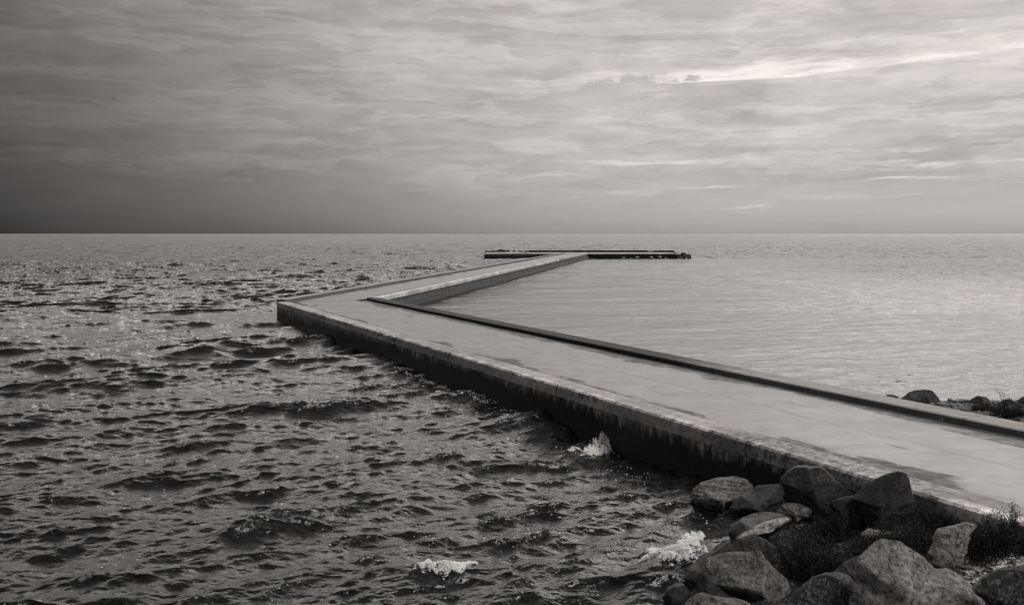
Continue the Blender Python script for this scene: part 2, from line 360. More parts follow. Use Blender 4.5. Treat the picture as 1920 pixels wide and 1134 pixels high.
# the basin side: kerb of both legs in one run round the inner corner
sweep('kerb', [E1r, B, C2r], [(.02, .76, .0), (.02, .915, .1), (-.0+.06, .93, .2), (.62, .93, .6), (.66, .905, .7), (.66, .70, .8)][::1], M_KI, .3) if False else None
kp = [(0., .70, .0), (0., .905, .05), (.03, .925, .1), (.60, .925, .5), (.63, .905, .6), (.63, .78, .7)]
# sweep offsets go left of travel; travelling E1r -> B keeps the deck on the left
nk = int(0)
def kerb_right():
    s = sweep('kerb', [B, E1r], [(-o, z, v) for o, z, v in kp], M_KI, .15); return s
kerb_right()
M_KL = concrete('basin_kerb_concrete', 'kerb_pale')
sweep('kerb', [C2r, B], [(-o, z+.004, v) for o, z, v in kp], M_KL, .6)
sweep('basin_wall', [B, E1r], [(-.01, .89, .89), (-.01, -1., -1.), (-2.4, -1., -1.), (-2.4, .74, .8)], M_WB, .5)
sweep('basin_wall', [C2r, B], [(-.01, .90, .90), (-.015, .55, .55), (.05, .27, .27), (.26, .22, .22), (.30, .10, .1), (.34, -1., -1.), (-2., -1., -1.), (-2., .74, .8)], M_WB, .5)
# seaward kerb of the second leg, a little taller
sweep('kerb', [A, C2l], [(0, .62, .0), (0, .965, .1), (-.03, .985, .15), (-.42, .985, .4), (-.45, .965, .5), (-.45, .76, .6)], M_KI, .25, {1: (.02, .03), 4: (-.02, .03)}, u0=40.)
sweep('sea_wall', [A, C2l], [(-.012, .93, .84), (-.012, .3, .3), (.03, -1.2, -1.2), (-2., -1.2, -1.2), (-2., .74, .8)], M_WS, .5)

# ---- crossbar head
def box_uv(name, x0, x1, y0, y1, z0, z1, mat, nx=40, taper=0.):
    V, f, UV = [], [], []
    ring = [(x0, y0), (x1, y0), (x1+taper, y1), (x0, y1)]
    pts = []
    for i in range(4):
        a, b = ring[i], ring[(i+1) % 4]; n = nx if i in (0, 2) else 8
        for j in range(n): pts.append((a[0]+(b[0]-a[0])*j/n, a[1]+(b[1]-a[1])*j/n))
    n = len(pts); u = 0.
    for i, p_ in enumerate(pts):
        if i: u += math.dist(p_, pts[i-1])
        jz = .03*mn.noise(Vector((u*1.3, 2, 0)))
        for z in (z0, z1-.04, z1): V.append((p_[0]+(.0), p_[1]+(.03 if (z == z1 and p_[1] == y0) else 0), z+(jz if z != z0 else 0))); UV.append((u, z))
    for i in range(n):
        j = (i+1) % n
        for q in range(2): f.append((i*3+q, j*3+q, j*3+q+1, i*3+q+1))
    f.append(tuple(i*3+2 for i in range(n)))
    me = mesh(name, V, f); ul = me.uv_layers.new(name='UVMap')
    for lp in me.loops: ul.data[lp.index].uv = UV[lp.vertex_index]
    return plink(name, me, mat)
box_uv('head_wall', XL, C2l[0]+.2, YH, YB, -1, .74, M_WH, 30)
box_uv('head_wall', C2r[0], XR-1, YH-.3, YB, -1, .74, M_BK, 40, -1.)
box_uv('head_wall', C2l[0]+.2, C2r[0], YH+.02, YB, -1, .735, M_BK, 12)
q = lambda x, y: np.array([x, y])
deck_quad('head_deck', q(XL+.05, YH), q(XL+.05, YB-.3), q(XR-1.0, YH), q(XR-1.8, YB-.3), 80, 10, 3.4, 300., M_DECK, ZD+.012)
box_uv('head_kerb', XL, C2l[0]-.3, YH-.06, YH+.5, .72, .86, M_KP, 30)
box_uv('head_kerb', C2r[0]+.1, XR-1, YH-.36, YH+.2, .70, .85, M_KP, 30)
px2x = lambda px, y: (px-960)/F*y
box_uv('parapet', px2x(991, YB), px2x(1222, YB), YB-.5, YB, .70, 1.12, M_BK, 40)
box_uv('parapet_coping', px2x(991, YB), px2x(1222, YB), YB-.55, YB+.02, 1.121, 1.20, M_KP, 40)
box_uv('parapet_end_block', px2x(1213, YB), px2x(1222.5, YB), YB-1.2, YB-.56, .78, 1.15, M_KP, 4)
sweep('rail', [q(px2x(1222, YB), YB-.3), q(px2x(1263, YB), YB-.3), q(XR-1.2, YH+2)], [(0, .8, 0), (0, 1.13, .1), (.14, 1.13, .2), (.14, .8, .3)], M_BK, .5)
box_uv('step', px2x(980, 160), px2x(991, YB), 160, 160.8, .78, .92, M_KP, 4)

# ------------------------------------------------------------------ the sea
def fft_band(rot, N, Lm, lmin, lmax, rms, wind, spread, seed, p=3.2, chop=1.0):
    r = np.random.default_rng(seed); k1 = 2*np.pi*np.fft.fftfreq(N, Lm/N)
    kx, ky = np.meshgrid(k1, k1, indexing='xy'); k = np.hypot(kx, ky); k[0, 0] = 1
    c_, s__ = math.cos(rot), math.sin(rot); wind = (wind[0]*c_-wind[1]*s__, wind[0]*s__+wind[1]*c_)
    lam = 2*np.pi/k; ang = (kx*wind[0]+ky*wind[1])/k
    amp = k**(-p)*((.12+np.clip(np.abs(ang), 0, 1)**spread))*((lam > lmin) & (lam < lmax))*np.exp(-(lam/lmax)**4*.6)
    amp[0, 0] = 0
    S = amp*(r.normal(size=(N, N))+1j*r.normal(size=(N, N)))
    h = np.fft.ifft2(S); sc_ = rms/np.std(h.real)
    hx = np.fft.ifft2(1j*kx/k*S).real*sc_*chop; hy = np.fft.ifft2(1j*ky/k*S).real*sc_*chop
    return (Lm, N, h.real*sc_, hx, hy)
wind = np.array([.50, -.866])
BA = fft_band(.35, 1024, 211., 1.4, 9., .098, wind, 4, 21, 2.2, 1.3)
BB = fft_band(-.6, 1024, 41.3,   .20, 2.0, .029, wind, 3, 5, 1.95, 1.35)
BC = fft_band(1.1, 512, 7.7, .06, .5, .0062, np.array([.3, -.95]), 1.2, 9, 2.1, .9)
BD = fft_band(.8, 1024, 601., 5., 26., .20, wind, 2, 33, 2.0, 1.2)
def samp(band, x, y, rot):
    Lm, N, *F_ = band; c, s = math.cos(rot), math.sin(rot)
    X_ = (x*c-y*s)/Lm*N; Y_ = (x*s+y*c)/Lm*N
    i = np.floor(X_).astype(int); j = np.floor(Y_).astype(int); fx = X_-i; fy = Y_-j
    fx = fx*fx*(3-2*fx) if False else fx
    i0 = i % N; i1 = (i+1) % N; j0 = j % N; j1 = (j+1) % N; out = []
    for f_ in F_:
        out.append((f_[j0, i0]*(1-fx)+f_[j0, i1]*fx)*(1-fy)+(f_[j1, i0]*(1-fx)+f_[j1, i1]*fx)*fy)
    h, dx, dy = out
    return h, dx*c+dy*s, -dx*s+dy*c
def sdist(l, x, y):                          # + on the basin side of a line
    a, d = l; return (x-a[0])*d[1]-(y-a[1])*d[0]
s1ref = np.sign(sdist(l1, *(l1[0]+nr1)));  s2ref = np.sign(sdist(r2, *(r2[0]-nl2)))
SW = [  # local swells: x, y, crest dir angle, half length, half width, height
]
def addsw(pa, pb, hgt, wd): a, b = W(*pa, .1), W(*pb, .1); SW.append((np.array(a[:2]), np.array(b[:2]), hgt, wd))
addsw((1085, 825), (1160, 812), .20, .22)
addsw((690, 1078), (900, 1040), .16, .35)
addsw((1190, 1090), (1320, 1020), .16, .30)
addsw((340, 1035), (600, 925), .15, .40)
addsw((1060, 905), (1110, 880), .10, .20)
def sea(x, y, spacing=None):
    d1s = sdist(r1, x, y)*s1ref; d2s = sdist(r2, x, y)*s2ref
    ins = ss(-3.2, -1., d1s)*ss(-2.2, -.8, d2s)*(1-ss(YH-1, YH+6, y)*ss(XR-4, XR+2, x))
    right = ss(2., 26., d1s*.6+d2s*.3)*1.0
    right = ss(5, 40, d2s)*.6+ss(.22, .45, x/np.maximum(y, 1))*.4
    kA = 1-ins*(1-.10); kB = 1-ins*(1-(.08+.50*right)); kC = 1-ins*(1-(.45+.5*right))
    near = 1-.35*np.exp(-((np.maximum(-d1s-W1, 0))/.8)**2)
    if spacing is None: spacing = np.zeros_like(x)
    kB = kB*(1-ss(.6, 1.8, spacing)); kC = kC*(1-ss(.05, .16, spacing)); kA = kA*(1-ss(3., 9., spacing))
    grp = .88+.2*ss(-.14, .14, samp(BA, x*.37+40, y*.31, .35)[0]); kB = kB*grp
    h = np.zeros_like(x); dx = h.copy(); dy = h.copy()
    kD = (1-ins)*ss(110, 260, y)*(1-ss(900, 2500, y))
    for b, kk, rot in ((BD, kD, .8), (BA, kA, .35), (BB, kB, -.6), (BC, kC, 1.1)):
        a, b_, c = samp(b, x, y, rot); h += a*kk; dx += b_*kk; dy += c*kk
    for a, b, hg, wd in SW:
        ab = b-a; L2 = ab@ab; t_ = np.clip(((x-a[0])*ab[0]+(y-a[1])*ab[1])/L2, 0, 1)
        dd = np.hypot(x-a[0]-ab[0]*t_, y-a[1]-ab[1]*t_); en = np.sin(np.pi*np.clip(t_*.8+.1, 0, 1))
        h += hg*np.exp(-(dd/wd)**1.6)*en
    chopf = (.55+.45*(1-ins))+ins*.35*right
    return h, dx, dy, chopf
az_f = np.linspace(-R(34), R(34), 1350); az_c = np.linspace(R(34), R(86), 90)[1:]
AZ = np.concatenate([-az_c[::-1], az_f, az_c])
dyp = np.concatenate([np.linspace(860, 700, 60), np.linspace(700, 150, 640)[1:], np.linspace(150, 26, 520)[1:], np.linspace(26, 8, 60)[1:], np.geomspace(8, .32, 50)[1:]])
RR = F*H/dyp
rr, aa = np.meshgrid(RR, AZ, indexing='ij'); gx = rr*np.sin(aa)/np.maximum(np.cos(aa), .55); gy = rr*np.cos(aa)/np.maximum(np.cos(aa), .55)
spac = np.gradient(RR)[:, None]*np.ones_like(gx)
h, dx, dy, ch = sea(gx, gy, spac)
P = np.stack([gx+dx, gy+dy, h], -1)
me = grid_mesh('sea', P)
at = me.attributes.new('chop', 'FLOAT', 'POINT'); far = 1.+.3*ss(40, 300, rr); at.data.foreach_set('value', (ch*far).reshape(-1).astype(np.float32))
at = me.attributes.new('far', 'FLOAT', 'POINT'); at.data.foreach_set('value', (ch*ss(45, 140, rr)).reshape(-1).astype(np.float32))
at = me.attributes.new('distance', 'FLOAT', 'POINT'); at.data.foreach_set('value', (ch*ss(25, 200, rr)).reshape(-1).astype(np.float32))
sea_o = link('sea', me, MW); tag(sea_o, kind='structure')
def sea_z(x, y):
    x = np.atleast_1d(np.asarray(x, float)); y = np.atleast_1d(np.asarray(y, float)); X_, Y_ = x.copy(), y.copy()
    for _ in range(5):
        h_, a_, b_, _c = sea(X_, Y_); X_ = x-a_; Y_ = y-b_
    return sea(X_, Y_)[0]

# ------------------------------------------------------------------ foam
m_foam, k_, p_ = material('sea_foam'); k_.put(p_, 'Base Color', (.95, .94, .925, 1)); k_.put(p_, 'Roughness', .9)
tr_ = k_.n('ShaderNodeBsdfTranslucent'); k_.put(tr_, 0, (.95, .94, .925, 1)); mx_ = k_.n('ShaderNodeMixShader'); k_.put(mx_, 0, .12); k_.t.links.new(p_.outputs[0], mx_.inputs[1]); k_.t.links.new(tr_.outputs[0], mx_.inputs[2])
k_.t.links.new(mx_.outputs[0], [q_ for q_ in k_.t.nodes if q_.type == 'OUTPUT_MATERIAL'][0].inputs[0])
def foam(name, label, path, seed, rise=.10, thr=.05, n=4000, flow=(.7, .5, .4)):
    """path: [(px, py, width)] on the water, or world points when py is small"""
    pts = [np.array(W(q_[0], q_[1], .12)[:2]) if q_[1] > 100 else np.array(q_[:2]) for q_ in path]; wd = [q_[2] for q_ in path]
    seg = [np.linalg.norm(pts[i+1]-pts[i]) for i in range(len(pts)-1)]; Ls = sum(seg)
    def at_(s):
        s = min(max(s, 0.), Ls-1e-6); i = 0
        while i < len(seg)-1 and s > seg[i]: s -= seg[i]; i += 1
        t_ = s/seg[i]; ax = (pts[i+1]-pts[i])/seg[i]; return pts[i]+ax*s, ax, wd[i]*(1-t_)+wd[i+1]*t_
    r = random.Random(seed); V, f = [], []; S_, T_, E_ = [], [], []
    while len(S_) < n:
        s = r.uniform(0, 1)*Ls; c_, ax, width = at_(s); t_ = r.uniform(-.62, .62)*width; x, y = c_[0]-ax[1]*t_, c_[1]+ax[0]*t_
        e = min(1-(2*abs(s/Ls-.5))**2.2, 1-(abs(t_)/(width*.52))**2)
        q_ = .65*e+mn.fractal(Vector((x*5+seed, y*3.2, 0)), .8, 2.1, 5)*.9+.75*mn.fractal(Vector((x*17+seed, y*9, 0)), .7, 2.1, 4)
        if q_ > thr+.34+r.random()**2*.30 or (r.random() < .02 and q_ > thr-.35): S_.append((s, x, y)); T_.append((ax[0], ax[1])); E_.append(min(1., max(0., (q_-thr-.15)*1.5)))
    S_, T_, E_ = map(np.array, (S_, T_, E_)); xs, ys, S_ = S_[:, 1], S_[:, 2], S_[:, 0]; zs = sea_z(xs, ys)
    for i in range(n):
        prof = max(0., S_[i]/Ls)**1.6 if rise > .2 else .7+.5*mn.noise(Vector((xs[i]*7, ys[i]*7, seed)))
        ax = T_[i]; nn = (-ax[1], ax[0]); hh = rise*prof*E_[i]; z = zs[i]+.004+hh*(r.random()**.6)
        dr = Vector((ax[0]*flow[0]+nn[0]*flow[1], ax[1]*flow[0]+nn[1]*flow[1], flow[2]*(.4+hh*6)))+Vector((r.gauss(0, .35), r.gauss(0, .35), r.gauss(0, .25)))
        q_ = r.uniform(.003, .008); dr = dr.normalized()*r.uniform(.010, .032); c = Vector((xs[i], ys[i], z)); o = len(V)
        e_ = dr.cross(Vector((0, 0, 1))).normalized()*q_; e_ += Vector((r.gauss(0, .3), r.gauss(0, .3), r.gauss(0, .3)))*q_; dr.z *= .6
        V += [c+dr, c+e_, c-dr*.8, c-e_, c+Vector((0, 0, q_*.6))]; f += [(o, o+1, o+4), (o+1, o+2, o+4), (o+2, o+3, o+4), (o+3, o, o+4)]
    o = link(name, mesh(name, V, f), m_foam, None, True)
    tag(o, label, 'sea foam', None, 'stuff'); return o
foam('foam', 'white splash of breaking foam slapping against the dark pier wall', [(1068, 824, .12), (1100, 830, .30), (1130, 824, .46), (1156, 812, .36)], 3, .34, -.04, 6000, (.8, .2, .8))
foam('foam', 'white breaking crest of foam in open dark water below centre', [(762, 1062, .03), (785, 1066, .14), (815, 1060, .20), (846, 1064, .34), (866, 1046, .30), (884, 1030, .16)], 14, .05, -.08, 4200, (.6, -.8, .4))
foam('foam', 'white foam churned up beside the shore boulders', [(1222, 1018, .10), (1245, 1040, .60), (1275, 1044, .75), (1318, 1052, .40)], 31, .08, -.08, 7500, (.6, -.8, .4))
foam('foam', 'small patch of broken foam just above the churned foam by the boulders', [(1272, 1016, .14), (1294, 1000, .30), (1304, 984, .26), (1312, 972, .08)], 44, .05, -.06, 2400, (.7, .5, .4))
fw = l1[0]-nr1*.20
foam('foam', 'thin broken line of foam along the foot of the outer pier wall', [tuple(fw+d1*17.5)+(.4,), tuple(fw+d1*26.5)+(.4,)], 61, .03, .22, 2600, (1., .0, .2))
# floating flecks and bubbles
V, f = [], []
cols = np.where(np.abs(AZ) < R(31))[0]
def flecks(n, rows, condition, smin, smax):
    c = 0
    while c < n:
        i = random.randint(*rows); j = int(random.choice(cols)); p = P[i, j]; px = 960+F*p[0]/p[1]; py = HOR+F*(H-p[2])/p[1]
        cl = mn.noise(Vector((p[0]*.9, p[1]*.6, 5)))
        if not condition(px, py, cl): 
            c += .02; continue
        q_ = random.uniform(smin, smax)*(1 if random.random() < .85 else 2); o = len(V); a_ = random.uniform(0, 6.28)
        for m_ in range(5):
            t_ = a_+m_*1.2566; V.append((p[0]+math.cos(t_)*q_*1.7, p[1]+math.sin(t_)*q_, p[2]+.004))
        V.append((p[0], p[1], p[2]+.012))
        for m_ in range(5): f.append((o+m_, o+(m_+1) % 5, o+5))
        c += 1
def offpier(px, py): return py > 806+.2961*(px-1240)+66*max(0., min(1., (px-500)/700))
flecks(260, (60, 620), lambda px, py, cl: py > 760 and offpier(px, py) and px < 1330 and cl > .15, .003, .007)
flecks(260, (60, 560), lambda px, py, cl: py > 850 and offpier(px, py) and 950 < px < 1330 and cl > .05, .003, .008)
flecks(120, (400, 640), lambda px, py, cl: 640 < px < 1300 and 0 < py-(806+.2961*(px-1240)+50) < 45, .006, .014)
fo = link('foam_flecks', mesh('foam_flecks', V, f), m_foam); tag(fo, 'tiny white foam flecks and bubbles floating on the dark near water', 'foam flecks', None, 'stuff')

# ------------------------------------------------------------------ shore ground
def ground(x, y):
    x = np.asarray(x, float); y = np.asarray(y, float)
    zl = .19*(x-3.15)-.061*(y-13.7)
    zl = np.where(zl < 0, zl*2.4, zl); zl = np.minimum(zl, .70)
    zr = np.clip((22.6-y)*.16, -1.5, .50)
    s = sdist(l1, x, y)*s1ref; b = ss(1.5, 4., s); z = zl*(1-b)+zr*b
    z = np.where(s > 0, np.minimum(z, .68), z)
    z = z+2.2*(1-ss(1., 4.6, y))*(1-ss(-1, .5, y-4.6)*0)
    return z
gxx = np.concatenate([np.arange(-60, -2, 2.), np.arange(-2, 18, .07), np.arange(18, 80, 2.)]); gyy = np.concatenate([np.arange(-40, 3, 1.5), np.arange(3, 26, .07), np.arange(26, 32, 2.)])
GX, GY = np.meshgrid(gxx, gyy, indexing='xy'); GZ = ground(GX, GY)
bumpz = np.zeros_like(GZ)
ii, jj = np.where((GX > -2) & (GX < 18) & (GY > 3) & (GY < 26))
for i, j in zip(ii, jj): bumpz[i, j] = .07*mn.fractal(Vector((GX[i, j]*2.2, GY[i, j]*2.2, 0)), .8, 2.1, 4)
s_ = sdist(l1, GX, GY)*s1ref; bumpz *= 1-ss(-.3, .2, s_)*(1-ss(W1-.2, W1+.3, s_))
mg, k, p = material('shore_soil_and_gravel'); pos = k.n('ShaderNodeNewGeometry').outputs['Position']
vo = k.n('ShaderNodeTexVoronoi'); k.put(vo, 'Vector', pos); k.put(vo, 'Scale', 34.)
cell = k.sep(vo.outputs['Color'])[0]; n_ = k.noise(pos, 1.7, 6, .65)
c = k.mixf(k.mr(n_, .5, .62, 0, 1, True), k.m('MULTIPLY', .02, k.mr(cell, 0, 1, .4, 1.6)), k.m('MULTIPLY', .05, k.mr(cell, 0, 1, .15, 1.8)))
k.put(p, 'Base Color', k.tint(c)); k.put(p, 'Roughness', .85); k.put(p, 'Specular IOR Level', .2); k.put(p, 'Normal', k.bump(vo.outputs['Distance'], -.8, .02))
go = link('ground', grid_mesh('ground', np.stack([GX, GY, GZ+bumpz], -1)), mg); tag(go, kind='structure')
def hit(px, py):
    """where the sight line of a photo pixel meets the shore"""
    z = .4
    for _ in range(40): q_ = W(px, py, z); z = .6*z+.4*float(ground(q_.x, q_.y))
    return W(px, py, z)

# ------------------------------------------------------------------ boulders
import bmesh
def ico(n):
    b = bmesh.new(); bmesh.ops.create_icosphere(b, subdivisions=n, radius=1); v = np.array([q_.co[:] for q_ in b.verts]); f_ = [[q_.index for q_ in t_.verts] for t_ in b.faces]; b.free(); return v, f_
ICO = {n: ico(n) for n in (3, 4, 6)}
def Rad(poly, c, th):
    best = 0; dx_, dy_ = math.cos(th), math.sin(th)
    for i in range(len(poly)):
        (x1, y1), (x2, y2) = poly[i], poly[(i+1) % len(poly)]; x1 -= c[0]; x2 -= c[0]; y1 -= c[1]; y2 -= c[1]
        ex, ey = x2-x1, y2-y1; den = dx_*ey-dy_*ex
        if abs(den) < 1e-9: continue
        t_ = (x1*ey-y1*ex)/den; s_ = (x1*dy_-y1*dx_)/den
        if -1e-6 <= s_ <= 1+1e-6 and t_ > best: best = t_
    return best
def rock(outline, org, scl, mat, label, depth=None, thick=.9, cuts=5, seed=0, rough=.05, base=None, lvl=6, planes=(), group='boulders on the near shore', name='boulder', round_=.0, extra=0.):
    poly = [(org[0]+x*scl, org[1]+y*scl) for x, y in outline]
    xs = [q_[0] for q_ in poly]; ys = [q_[1] for q_ in poly]
    ar = cx = cy = 0
    for i in range(len(poly)):
        a, b = poly[i], poly[(i+1) % len(poly)]; cr = a[0]*b[1]-b[0]*a[1]; ar += cr; cx += (a[0]+b[0])*cr; cy += (a[1]+b[1])*cr
    cx /= 3*ar; cy /= 3*ar
    if depth is None:
        bp = base or (cx, max(ys)); g_ = hit(*bp); depth = g_.y
    half = (max(xs)-min(xs)+max(ys)-min(ys))/4; d = depth; T = half*d/F*thick
    d = depth+T*.45+extra; m_ = d/F
    nth = 180; tab = np.array([Rad(poly, (cx, cy), -2*math.pi*i/nth) for i in range(nth)])
    tab = tab*(1-round_)+np.convolve(np.concatenate([tab[-4:], tab, tab[:4]]), np.ones(9)/9, 'valid')*round_
    v, f_ = ICO[lvl]; v = v.copy(); r = random.Random(seed)
    def cut(n, c):
        n = np.array(n, float); n /= np.linalg.norm(n); q_ = v@n-c; return v-np.clip(q_, 0, None)[:, None]*n*.94
    v[:, 2] = np.sign(v[:, 2])*np.abs(v[:, 2])**.75
    for n, c in planes: v = cut(n, c)
    for _ in range(cuts+4):
        n = (r.uniform(-1, 1), r.uniform(-.3, 1), r.uniform(.5, 1.3)); v = cut(n, r.uniform(.54, .76))
    out_ = np.empty_like(v); th = np.arctan2(v[:, 1], v[:, 0]) % (2*math.pi); ti = th/(2*math.pi)*nth; i0 = np.floor(ti).astype(int) % nth; fr = ti-np.floor(ti)
    Rr = tab[i0]*(1-fr)+tab[(i0+1) % nth]*fr; rho = np.hypot(v[:, 0], v[:, 1]); size = half*m_
    c0 = np.array([(cx-960)*m_, d, H-(cy-HOR)*m_]); tw = np.array([-c0[0], -c0[1]]); tw /= np.linalg.norm(tw)
    out_[:, 0] = rho*Rr*m_*np.cos(th)+tw[0]*v[:, 2]*T; out_[:, 1] = tw[1]*v[:, 2]*T; out_[:, 2] = rho*Rr*m_*np.sin(th)
    for i in range(len(v)):
        p_ = Vector(out_[i]/size); q_ = p_+Vector((seed*3.7, 0, 0))
        a = mn.fractal(q_*1.3, .9, 2.0, 7)*rough*1.5+mn.fractal(q_*5.5, .6, 2.1, 5)*rough*.5
        # short scarps: worn ledges
        st = mn.noise(Vector((q_.x*.8, q_.y*.8, q_.z*3.2))); a += rough*.8*math.tanh(st*7)-rough*.30*abs(mn.noise(q_*9.))-rough*.16*abs(mn.noise(q_*23.))
        out_[i] += np.array(v[i])*a*size
    me = mesh(name, out_, f_); o = link(name, me, mat, None, True); o.location = c0; tag(o, label, 'boulder', group); return o

G1 = rock_mat('grey_granite', .19, .32, .25, 0, 1.); G2 = rock_mat('dark_granite', .017, .45, .10, 0, 5., .5); G3 = rock_mat('pale_lichen_granite', .27, .36, .55, 0, 9.)
G4 = rock_mat('banded_gneiss', .36, .5, .1, 1., 2., .55, .16); G5 = rock_mat('wet_dark_granite', .07, .5, 0, 0, 6., .4, .2); G6 = rock_mat('mottled_granite', .065, .3, .35, 0, 12.)
G7 = rock_mat('shore_stone', .038, .6, .1, 0, 15.)
O1 = (1260, 850); O2 = (1560, 850); S1 = 360/1437
rock([(150, 300), (190, 240), (330, 195), (480, 183), (560, 205), (615, 258), (610, 320), (590, 380), (470, 400), (400, 425), (300, 440), (190, 420), (155, 365)], O1, S1, G4,
     'low flat striated boulder at the water edge, its top a broad pale slope', thick=1.1, cuts=2, seed=1, planes=(((0, .75, .65), .42),), base=(1350, 962))
rock([(420, 420), (470, 365), (560, 300), (640, 250), (760, 235), (850, 245), (880, 340), (760, 450), (620, 490), (500, 480), (430, 460)], O1, S1, G5,
     'wet dark slab with a pale flat top between the striated and the tall round boulder', thick=1.0, cuts=3, seed=2, planes=(((-.1, .8, .6), .35),), extra=.1)
rock([(820, 190), (860, 140), (920, 100), (1000, 93), (1050, 108), (1110, 100), (1150, 125), (1200, 180), (1270, 245), (1380, 320), (1360, 420), (1260, 500), (1060, 520), (900, 460), (850, 360), (825, 270)], O1, S1, G2,
     'big rounded dark boulder standing against the pier wall with a grooved pale rim', thick=.85, cuts=1, seed=3, planes=(((-.55, -.1, .85), .55), ((.5, .45, .7), .66)), base=(1550, 975))
rock([(775, 440), (820, 395), (870, 372), (960, 383), (1050, 410), (1060, 470), (950, 500), (850, 490)], O1, S1, G1,
     'small grey stone tucked under the big round boulder', thick=.9, cuts=3, seed=4, base=(1490, 990))
rock([(418, 625), (440, 550), (520, 500), (620, 460), (740, 450), (830, 465), (900, 495), (860, 545), (760, 600), (690, 650), (590, 650), (500, 660), (440, 655)], O1, S1, G5,
     'low dark slab crossed by a long pale quartz ledge, above the shore foam', thick=1.1, cuts=1, seed=5, planes=(((.1, -.35, .93), .40), ((-.2, .85, .5), .45)), base=(1440, 1030))
rock([(435, 648), (520, 600), (640, 545), (740, 500), (830, 475), (900, 495), (870, 520), (800, 540), (740, 580), (600, 612), (590, 600), (500, 645)], O1, S1, rock_mat('pale_quartz', .52, .6, .2, 0, 22.),
     'narrow pale quartz shard lying along the front of a dark slab', thick=.45, cuts=2, seed=6, base=(1440, 1024), lvl=4, extra=-.22, name='stone')
rock([(350, 770), (430, 690), (520, 640), (610, 622), (700, 650), (780, 700), (760, 800), (600, 830), (440, 820)], O1, S1, G7,
     'smooth dark grey boulder below the quartz ledge', thick=.9, cuts=2, seed=7, base=(1420, 1060))
rock([(650, 660), (700, 672), (760, 700), (790, 760), (730, 790), (690, 740)], O1, S1, G1, 'small pale wedge stone at the edge of the shrub', thick=.9, cuts=3, seed=8, base=(1440, 1050), lvl=4, name='stone')
rock([(85, 960), (120, 870), (200, 800), (330, 735), (430, 645), (450, 690), (370, 770), (260, 870), (170, 1030), (100, 1090)], O1, S1, G5,
     'long narrow wet boulder slanting down into the water beside the shore foam', thick=.8, cuts=2, seed=9, base=(1300, 1110), planes=(((-.5, .6, .5), .45),))
rock([(225, 855), (250, 810), (330, 780), (400, 758), (540, 753), (680, 758), (730, 830), (830, 930), (925, 1015), (900, 1080), (900, 1200), (600, 1210), (420, 1080), (300, 1000), (240, 920)], O1, S1, G1,
     'large angular boulder with a broad speckled flat top and shadowed underside', thick=1.0, cuts=1, seed=10, planes=(((-.10, .80, .60), .22), ((-.25, -.55, .80), .34), ((.80, .30, .5), .48)), base=(1400, 1140))
rock([(110, 1110), (190, 960), (240, 895), (310, 985), (430, 1075), (540, 1160), (500, 1240), (100, 1240)], O1, S1, G2,
     'dark smooth boulder leaning under the left edge of the large angular boulder', thick=.8, cuts=2, seed=11, base=(1330, 1160))
rock([(90, 1140), (150, 1075), (200, 1062), (270, 1080), (400, 1100), (520, 1110), (600, 1140), (640, 1240), (60, 1250)], O1, S1, G1,
     'grey boulder top cut by the bottom edge below the large angular boulder', thick=.8, cuts=3, seed=12, base=(1350, 1200), extra=-.1)
rock([(-30, 1010), (30, 975), (90, 985), (150, 1080), (110, 1160), (60, 1240), (-60, 1240), (-70, 1080)], O1, S1, G5,
     'wet dark boulder half under water at the leftmost end of the shore', thick=.9, cuts=3, seed=13, base=(1275, 1165))
rock([(860, 1110), (960, 1000), (1050, 940), (1150, 910), (1240, 903), (1350, 935), (1380, 1000), (1400, 1134), (1340, 1260), (880, 1260)], O1, S1, G6,
     'round dark mottled boulder between the angular boulder and the largest pale boulder', thick=.9, cuts=1, seed=14, base=(1540, 1170), round_=.4)
rock([(1200, 900), (1290, 820), (1380, 775), (1450, 770), (1490, 850), (1480, 980), (1380, 1010), (1250, 960)], O1, S1, G7,
     'plain dark rounded boulder behind the mottled one, beside the shrub', thick=.9, cuts=1, seed=15, base=(1610, 1095), round_=.5)
rock([(-25, 370), (60, 335), (150, 318), (240, 318), (262, 400), (262, 520), (240, 600), (60, 600), (-20, 520)], O2, S1, G7,
     'square-sided grey block between the round and the pointed dark boulders', thick=.8, cuts=2, seed=16, planes=(((0, 0, 1), .55),), base=(1600, 1000))
rock([(150, 350), (200, 290), (320, 200), (400, 160), (500, 136), (560, 150), (585, 200), (605, 270), (612, 360), (605, 490), (500, 590), (350, 620), (260, 580), (225, 450)], O2, S1, G2,
     'tall dark pointed boulder touching the near end of the pier kerb', thick=.75, cuts=2, seed=17, planes=(((.1, .1, 1), .6), ((-.6, .5, .6), .62)), base=(1670, 998))
rock([(210, 600), (270, 563), (330, 572), (445, 590), (440, 660), (230, 670)], O2, S1, G3, 'small pale stone half hidden by shrubs below the pointed boulder', thick=.8, cuts=3, seed=18, base=(1640, 1016), lvl=4, name='stone')
rock([(225, 780), (300, 700), (370, 655), (430, 668), (500, 675), (560, 715), (620, 755), (690, 800), (740, 860), (790, 902), (870, 893), (950, 930), (1040, 1000), (1110, 1050), (1190, 1134), (1230, 1300), (80, 1300), (130, 1120), (180, 950), (210, 830)], O2, S1, G3,
     'largest boulder, pale and lichen-speckled with a rounded hump, at the bottom edge', thick=.75, cuts=1, seed=19, planes=(((-.15, .3, .9), .62), ((.5, .7, .4), .7)), base=(1700, 1185), rough=.045)
rock([(722, 745), (758, 650), (800, 568), (900, 545), (1000, 518), (1088, 540), (1040, 575), (1035, 660), (995, 745), (955, 855), (915, 920), (850, 900), (790, 870), (738, 805)], O2, S1, G3,
     'upright pale wedge-shaped boulder standing between two shrubs', thick=.7, cuts=2, seed=20, planes=(((-.1, .1, 1), .5),), base=(1780, 1080))
